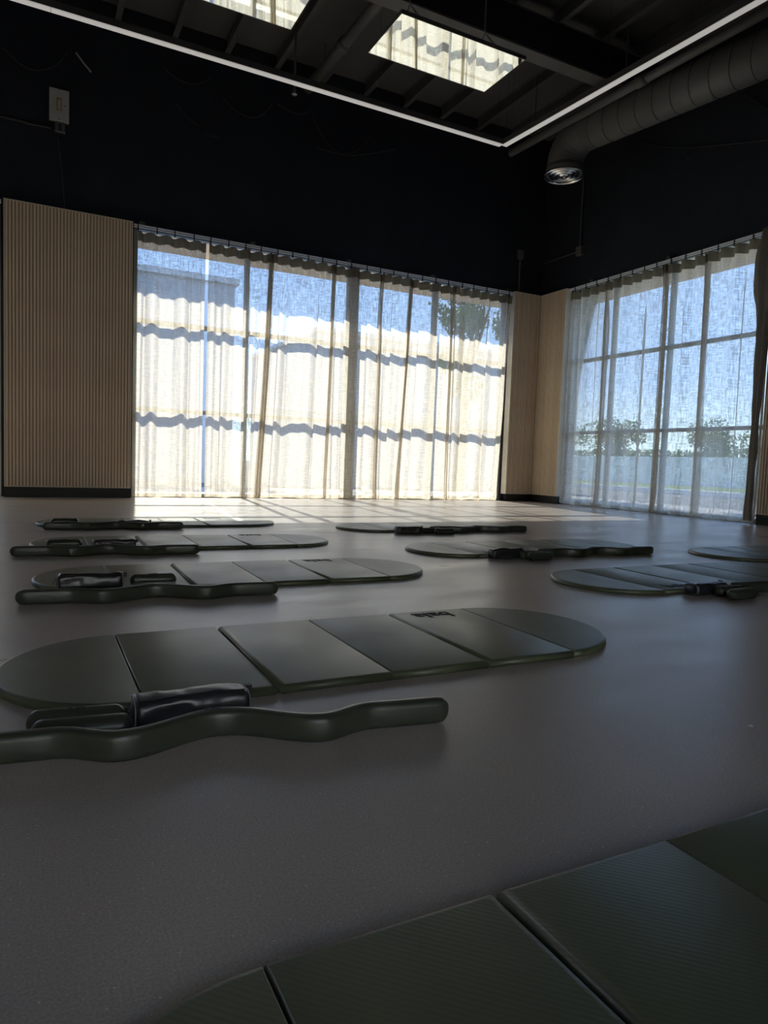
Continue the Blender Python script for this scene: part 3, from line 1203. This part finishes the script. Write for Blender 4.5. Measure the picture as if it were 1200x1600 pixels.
# ---------------------------------------------------------------- hand weights
def weight_mesh(L=.190, r=.026):
    bm = bmesh.new()
    m, ne = 20, 7
    rings = []
    xs = []
    for i in range(1, ne + 1):
        a = pi / 2 * i / ne
        xs.append((-L / 2 + r * (1 - sin(a)) if False else -L / 2 + r * .85 * (1 - cos(a)), r * sin(a)))
    prof = xs + [(-x, rr) for x, rr in reversed(xs)]
    for x, rr in prof:
        rings.append([bm.verts.new((x, rr * cos(2 * pi * q / m), r + rr * sin(2 * pi * q / m))) for q in range(m)])
    for a, b in zip(rings, rings[1:]):
        for q in range(m):
            bm.faces.new((a[q], a[(q + 1) % m], b[(q + 1) % m], b[q]))
    v0 = bm.verts.new((-L / 2, 0, r)); v1 = bm.verts.new((L / 2, 0, r))
    for q in range(m):
        bm.faces.new((rings[0][q], v0, rings[0][(q + 1) % m]))
        bm.faces.new((rings[-1][q], rings[-1][(q + 1) % m], v1))
    me = mesh_of(bm, 'hand_weight')
    me.materials.append(MATS['silicone'])
    for p in me.polygons: p.use_smooth = True
    return me


WEIGHT = weight_mesh()


def weight(x, y, z, rz, label):
    t = thing('hand_weight', label, 'hand weight', (x, y, z), rz, 'short rounded green hand weights')
    link('weight_body', WEIGHT, None, t)
    if 'rear' in label.split(',')[-1] or label.startswith('rear'):
        lg = link('logo', LOGO_S, None, t, (0, 0, .0523))
        lg.rotation_euler = (0, 0, pi)


weight(.095, 1.462, 0, -.13, 'short green hand weight directly behind the nearest wavy bar, front of its pair')
weight(.088, 1.522, 0, -.13, 'short green hand weight at the rim of the second mat, rear of the nearest pair')
weight(.462, 2.932, 0, -.06, 'front hand weight of the pair before the third left mat')
weight(.470, 3.025, .0222, -.06, 'rear hand weight of the pair, lying on the third left mat')
weight(.175, 4.244, 0, -.07, 'front hand weight of the pair before the fourth left mat')
weight(.180, 4.330, .0222, -.07, 'rear hand weight of the pair, lying on the fourth left mat')
weight(.225, 5.628, 0, -.03, 'front hand weight of the pair before the farthest left mat')
weight(.240, 5.70, .0222, -.03, 'rear hand weight of the pair, lying on the farthest left mat')
weight(3.000, 4.930, 0, -.02, 'rear hand weight of the pair before the farthest right mat')
weight(3.090, 4.865, 0, -.02, 'front hand weight of the pair before the farthest right mat')
weight(2.865, 3.458, 0, -.10, 'rear hand weight of the pair before the second right mat')
weight(2.880, 3.395, 0, -.03, 'front hand weight of the pair before the second right mat')
weight(3.005, 2.150, 0, -.06, 'rear hand weight of the pair at the right picture edge')
weight(2.985, 2.075, 0, .02, 'front hand weight of the pair at the right picture edge')

# ---------------------------------------------------------------- pouches
def pouch(x, y, z, rz, label, L=.245, Wd=.085, H=.070, seed=1, droop=0.0):
    t = thing('pouch', label, 'pouch', (x, y, z), rz, 'black glossy zip pouches')
    n, m = 34, 28
    bm = bmesh.new()
    rings = []

    def sec(s):
        e = 1 - abs(s)
        k = 1.0 if e > .12 else .66 + .34 * sqrt(max(0, 1 - ((.12 - e) / .12) ** 2))
        return k

    def pt(s, an):
        k = sec(s)
        c, q = cos(an), sin(an)
        px = math.copysign(abs(c) ** .55, c) * Wd / 2 * k
        pz = math.copysign(abs(q) ** .60, q) * H / 2 * k * (1 - droop * s)
        w = .0075 * noise.noise(Vector((s * 1.7 + seed * 5, c * .9, q * .9))) + .0022 * noise.noise(Vector((s * 5 + seed, c * 1.6, q * 1.6)))
        w *= 1.0 if q > -.5 else .15
        # a crease runs diagonally over the front
        w -= .007 * math.exp(-((q - .30 - .45 * s) / .22) ** 2) * (1 if c < 0 else .3) * math.exp(-((s + .45) / .35) ** 2)
        zz = H / 2 * (1 - droop * s) + pz + w * q
        return Vector((s * L / 2, px + w * c, max(0.0008, zz)))

    for i in range(n + 1):
        s = -1 + 2 * i / n
        rings.append([bm.verts.new(pt(s, 2 * pi * q / m)) for q in range(m)])
    for a, b in zip(rings, rings[1:]):
        for q in range(m):
            bm.faces.new((a[q], a[(q + 1) % m], b[(q + 1) % m], b[q]))
    bm.faces.new(rings[0]); bm.faces.new(rings[-1])
    obj('pouch_body', bm, 'black_vinyl', t, smooth=True)
    for s in (-.975, .975):
        bm = bmesh.new()
        P = [pt(s, 2 * pi * q / 24) * 1.0 for q in range(25)]
        cen = sum(P[:-1], Vector()) / 24
        P = [cen + (p - cen) * 1.015 for p in P]
        for p in P: p.z = max(p.z, .002)
        tube(bm, P, .0018, 5, cap=False)
        obj('piping', bm, 'piping', t, smooth=True)
    bm = bmesh.new()
    Z = [pt(-.9 + 1.8 * i / 20, 1.95) + Vector((0, -.0005, .0012)) for i in range(21)]
    tube(bm, Z, .0022, 5)
    zp = obj('zipper', bm, 'zip_black', t)
    bm = bmesh.new()
    e = pt(-1.0, 2.2)
    box(bm, -.0015, .0015, -.006, .006, -.034, 0)
    for v in bm.verts: v.co = Matrix.Rotation(.45, 3, 'Y') @ v.co + e + Vector((-.002, -.004, .006))
    obj('pull_tab', bm, 'zip_black', zp)
    bm = bmesh.new()
    e = pt(1.0, .9)
    box(bm, 0, .014, -.008, .008, -.010, .012)
    for v in bm.verts: v.co += e
    obj('loop_tab', bm, 'zip_black', t)
    return t


pouch(.315, 1.490, 0, -.03, 'glossy black pouch behind the nearest wavy bar, between weights and mat', seed=1)
pouch(.225, 3.038, .0222, -.05, 'glossy black pouch lying on the third left mat, left of the hand weights', seed=2, H=.062, L=.25)
pouch(.450, 4.340, .0222, -.05, 'flat glossy black pouch lying on the fourth left mat', seed=3, H=.046, L=.24)
pouch(.730, 5.690, .0222, -.04, 'flat glossy black pouch lying on the farthest left mat', seed=4, H=.034, L=.24)
pouch(2.800, 4.955, 0, -.10, 'wrinkled black pouch on the floor before the farthest right mat', seed=5, H=.060, L=.235)
pouch(2.715, 3.532, 0, -.06, 'wrinkled black pouch touching the second right mat, left of two hand weights', seed=6, H=.062, L=.23)
pouch(2.935, 2.228, 0, -.01, 'wrinkled black pouch on the floor before the nearest right mat', seed=7, H=.055, L=.235)

# small white fleck of debris on the floor
for k, (x, y, lb) in enumerate(((1.49, .99, 'tiny pale scrap on the bare floor right of the foreground mat'), (2.52, 3.27, 'tiny pale scrap on the floor before the second right mat'))):
    bm = bmesh.new()
    bmesh.ops.create_icosphere(bm, subdivisions=2, radius=.005)
    for v in bm.verts:
        v.co *= 1 + .5 * noise.noise(v.co * 300 + Vector((k, 0, 0)))
        v.co.z = max(-.001, v.co.z * .5)
    o = obj('debris_scrap', bm, 'white_paint', None, (x, y, .001))
    tag(o, lb, 'debris')

# ---------------------------------------------------------------- outside
struct('ground', 'asphalt', -90, 150, -90, 160, -.40, -.15)
struct('path', 'concrete', -8, 11.0, 9.86, 13.5, -.149, -.02)
struct('path', 'concrete', 8.11, 11.0, -6, 9.85, -.149, -.02)
# flat canopy over both glazed walls
t = thing('canopy', 'flat beige canopy outside over the window heads', 'canopy', (0, 0, 0))
bx('soffit', 'soffit', t, -6.2, 9.0, 9.86, 10.76, 3.54, 3.80)
bx('soffit', 'soffit', t, 8.11, 9.0, -4.2, 9.85, 3.54, 3.80)
t = thing('building', 'grey flat-roofed building seen through the left curtains', 'building', (-4, 19, -.15))
bx('wall', 'stucco', t, -10, 9.0, 0, 8, 0, 5.4)
bx('parapet', 'white_paint', t, -10.1, 9.1, -.1, 8.1, 5.401, 5.55)


t = thing('building', 'added pale building behind the room, out of view, bouncing sunlight in', 'building', (1, -15, -.15))  # unseen, added to reflect sunlight through the back window
bx('wall', 'bounce_facade', t, -22, 22, -8, 0, 0, 8.0)
bx('parapet', 'white_paint', t, -22.1, 22.1, -8.1, .1, 8.001, 8.2)


def tree(x, y, h, rad, label, seed, n=2600, trunk=True, zsq=.8):
    rnd = random.Random(seed)
    t = thing('tree', label, 'tree', (x, y, -.15))
    bm = bmesh.new()
    tube(bm, [(0, 0, 0), (.1, 0, h * .35), (-.05, .1, h * .62)], [.16, .12, .07], 8)
    for k in range(5):
        a = rnd.uniform(0, 6.28)
        tube(bm, [(0, 0, h * .38), (cos(a) * rad * .3, sin(a) * rad * .3, h * .55), (cos(a) * rad * .6, sin(a) * rad * .6, h * .72)], [.07, .05, .02], 6)
    obj('trunk', bm, 'bark', t)
    blobs = [(Vector((rnd.gauss(0, rad * .42), rnd.gauss(0, rad * .42), h * .68 + rnd.gauss(0, h * .12))), rad * rnd.uniform(.28, .5)) for _ in range(13)]
    vs, fs = [], []
    for i in range(n):
        c, r = rnd.choice(blobs)
        d = Vector((rnd.gauss(0, 1), rnd.gauss(0, 1), rnd.gauss(0, 1))).normalized() * r * rnd.uniform(.5, 1)
        p = c + d
        s = rad * rnd.uniform(.035, .07)
        a = Vector((rnd.uniform(-1, 1), rnd.uniform(-1, 1), rnd.uniform(-1, 1))).normalized() * s
        b = a.cross(Vector((rnd.uniform(-1, 1), rnd.uniform(-1, 1), 1))).normalized() * s * .6
        k = len(vs)
        vs += [tuple(p - a), tuple(p + b), tuple(p + a), tuple(p - b)]
        fs.append((k, k + 1, k + 2, k + 3))
    me = bpy.data.meshes.new('foliage')
    me.from_pydata(vs, [], fs)
    o = link('foliage', me, 'leaf', t)
    o['kind'] = 'stuff'


tree(10.2, 15.5, 7.0, 1.15, 'leafy green tree outside, seen through the upper wide curtains near the corner', 5, n=4200)
tree(12.6, 15.9, 7.4, 1.15, 'bushy tree just outside, behind the slatted panels of the corner', 6, n=4200)
tree(38.0, 37.5, 4.6, 2.2, 'hazy distant tree seen through the first curtains of the right window', 8)
tree(44.0, 33.5, 4.4, 2.2, 'hazy distant tree seen through the middle of the right window', 9)
t = thing('perimeter_wall', 'low pale wall outside behind the middle of the wide window', 'wall', (5.2, 17.2, -.15))
bx('wall_body', 'stucco', t, 0, 9.6, 0, .2, 0, 2.0)
bx('coping', 'white_paint', t, -.03, 9.63, -.04, .24, 2.001, 2.07)
t = thing('building', 'second pale low building seen through the right half of the wide window', 'building', (7.7, 19.5, -.15))
bx('wall', 'stucco', t, 0, 6.6, 0, 7, 0, 4.55)
bx('parapet', 'white_paint', t, -.1, 6.7, -.1, 7.1, 4.551, 4.68)
# far embankment with a pale capped wall, kerb and verge
struct('verge', 'grass', 20.3, 33.0, 4, 60, -.149, -.10)
struct('kerb', 'white_paint', 19.9, 20.29, 4, 60, -.149, .02)
struct('embankment', 'hill', 33.5, 60, -10, 90, -.149, 1.42)
struct('embankment', 'white_paint', 33.3, 33.49, -10, 90, -.149, 1.52)


def hedge(label, x, y0, y1, z0, h, seed):
    rnd = random.Random(seed)
    vs, fs = [], []
    for i in range(5200):
        y = rnd.uniform(y0, y1)
        hh = h * (.75 + .35 * noise.noise(Vector((y * .35, seed, 0))) + .12 * noise.noise(Vector((y * 1.6, seed, 3))))
        p = Vector((x + rnd.uniform(-1, 1), y, z0 + rnd.uniform(0, 1) ** .8 * hh))
        s = rnd.uniform(.12, .26)
        a = Vector((rnd.uniform(-1, 1), rnd.uniform(-1, 1), rnd.uniform(-1, 1))).normalized() * s
        b = a.cross(Vector((rnd.uniform(-1, 1), rnd.uniform(-1, 1), 1))).normalized() * s * .7
        k = len(vs)
        vs += [tuple(p - a), tuple(p + b), tuple(p + a), tuple(p - b)]
        fs.append((k, k + 1, k + 2, k + 3))
    me = bpy.data.meshes.new('foliage')
    me.from_pydata(vs, [], fs)
    o = link('hedge', me, 'leaf', None)
    tag(o, label, 'hedge', None, 'stuff')


hedge('long distant hedge on the embankment beyond the right window', 52, 5, 62, 1.42, 1.6, 3)
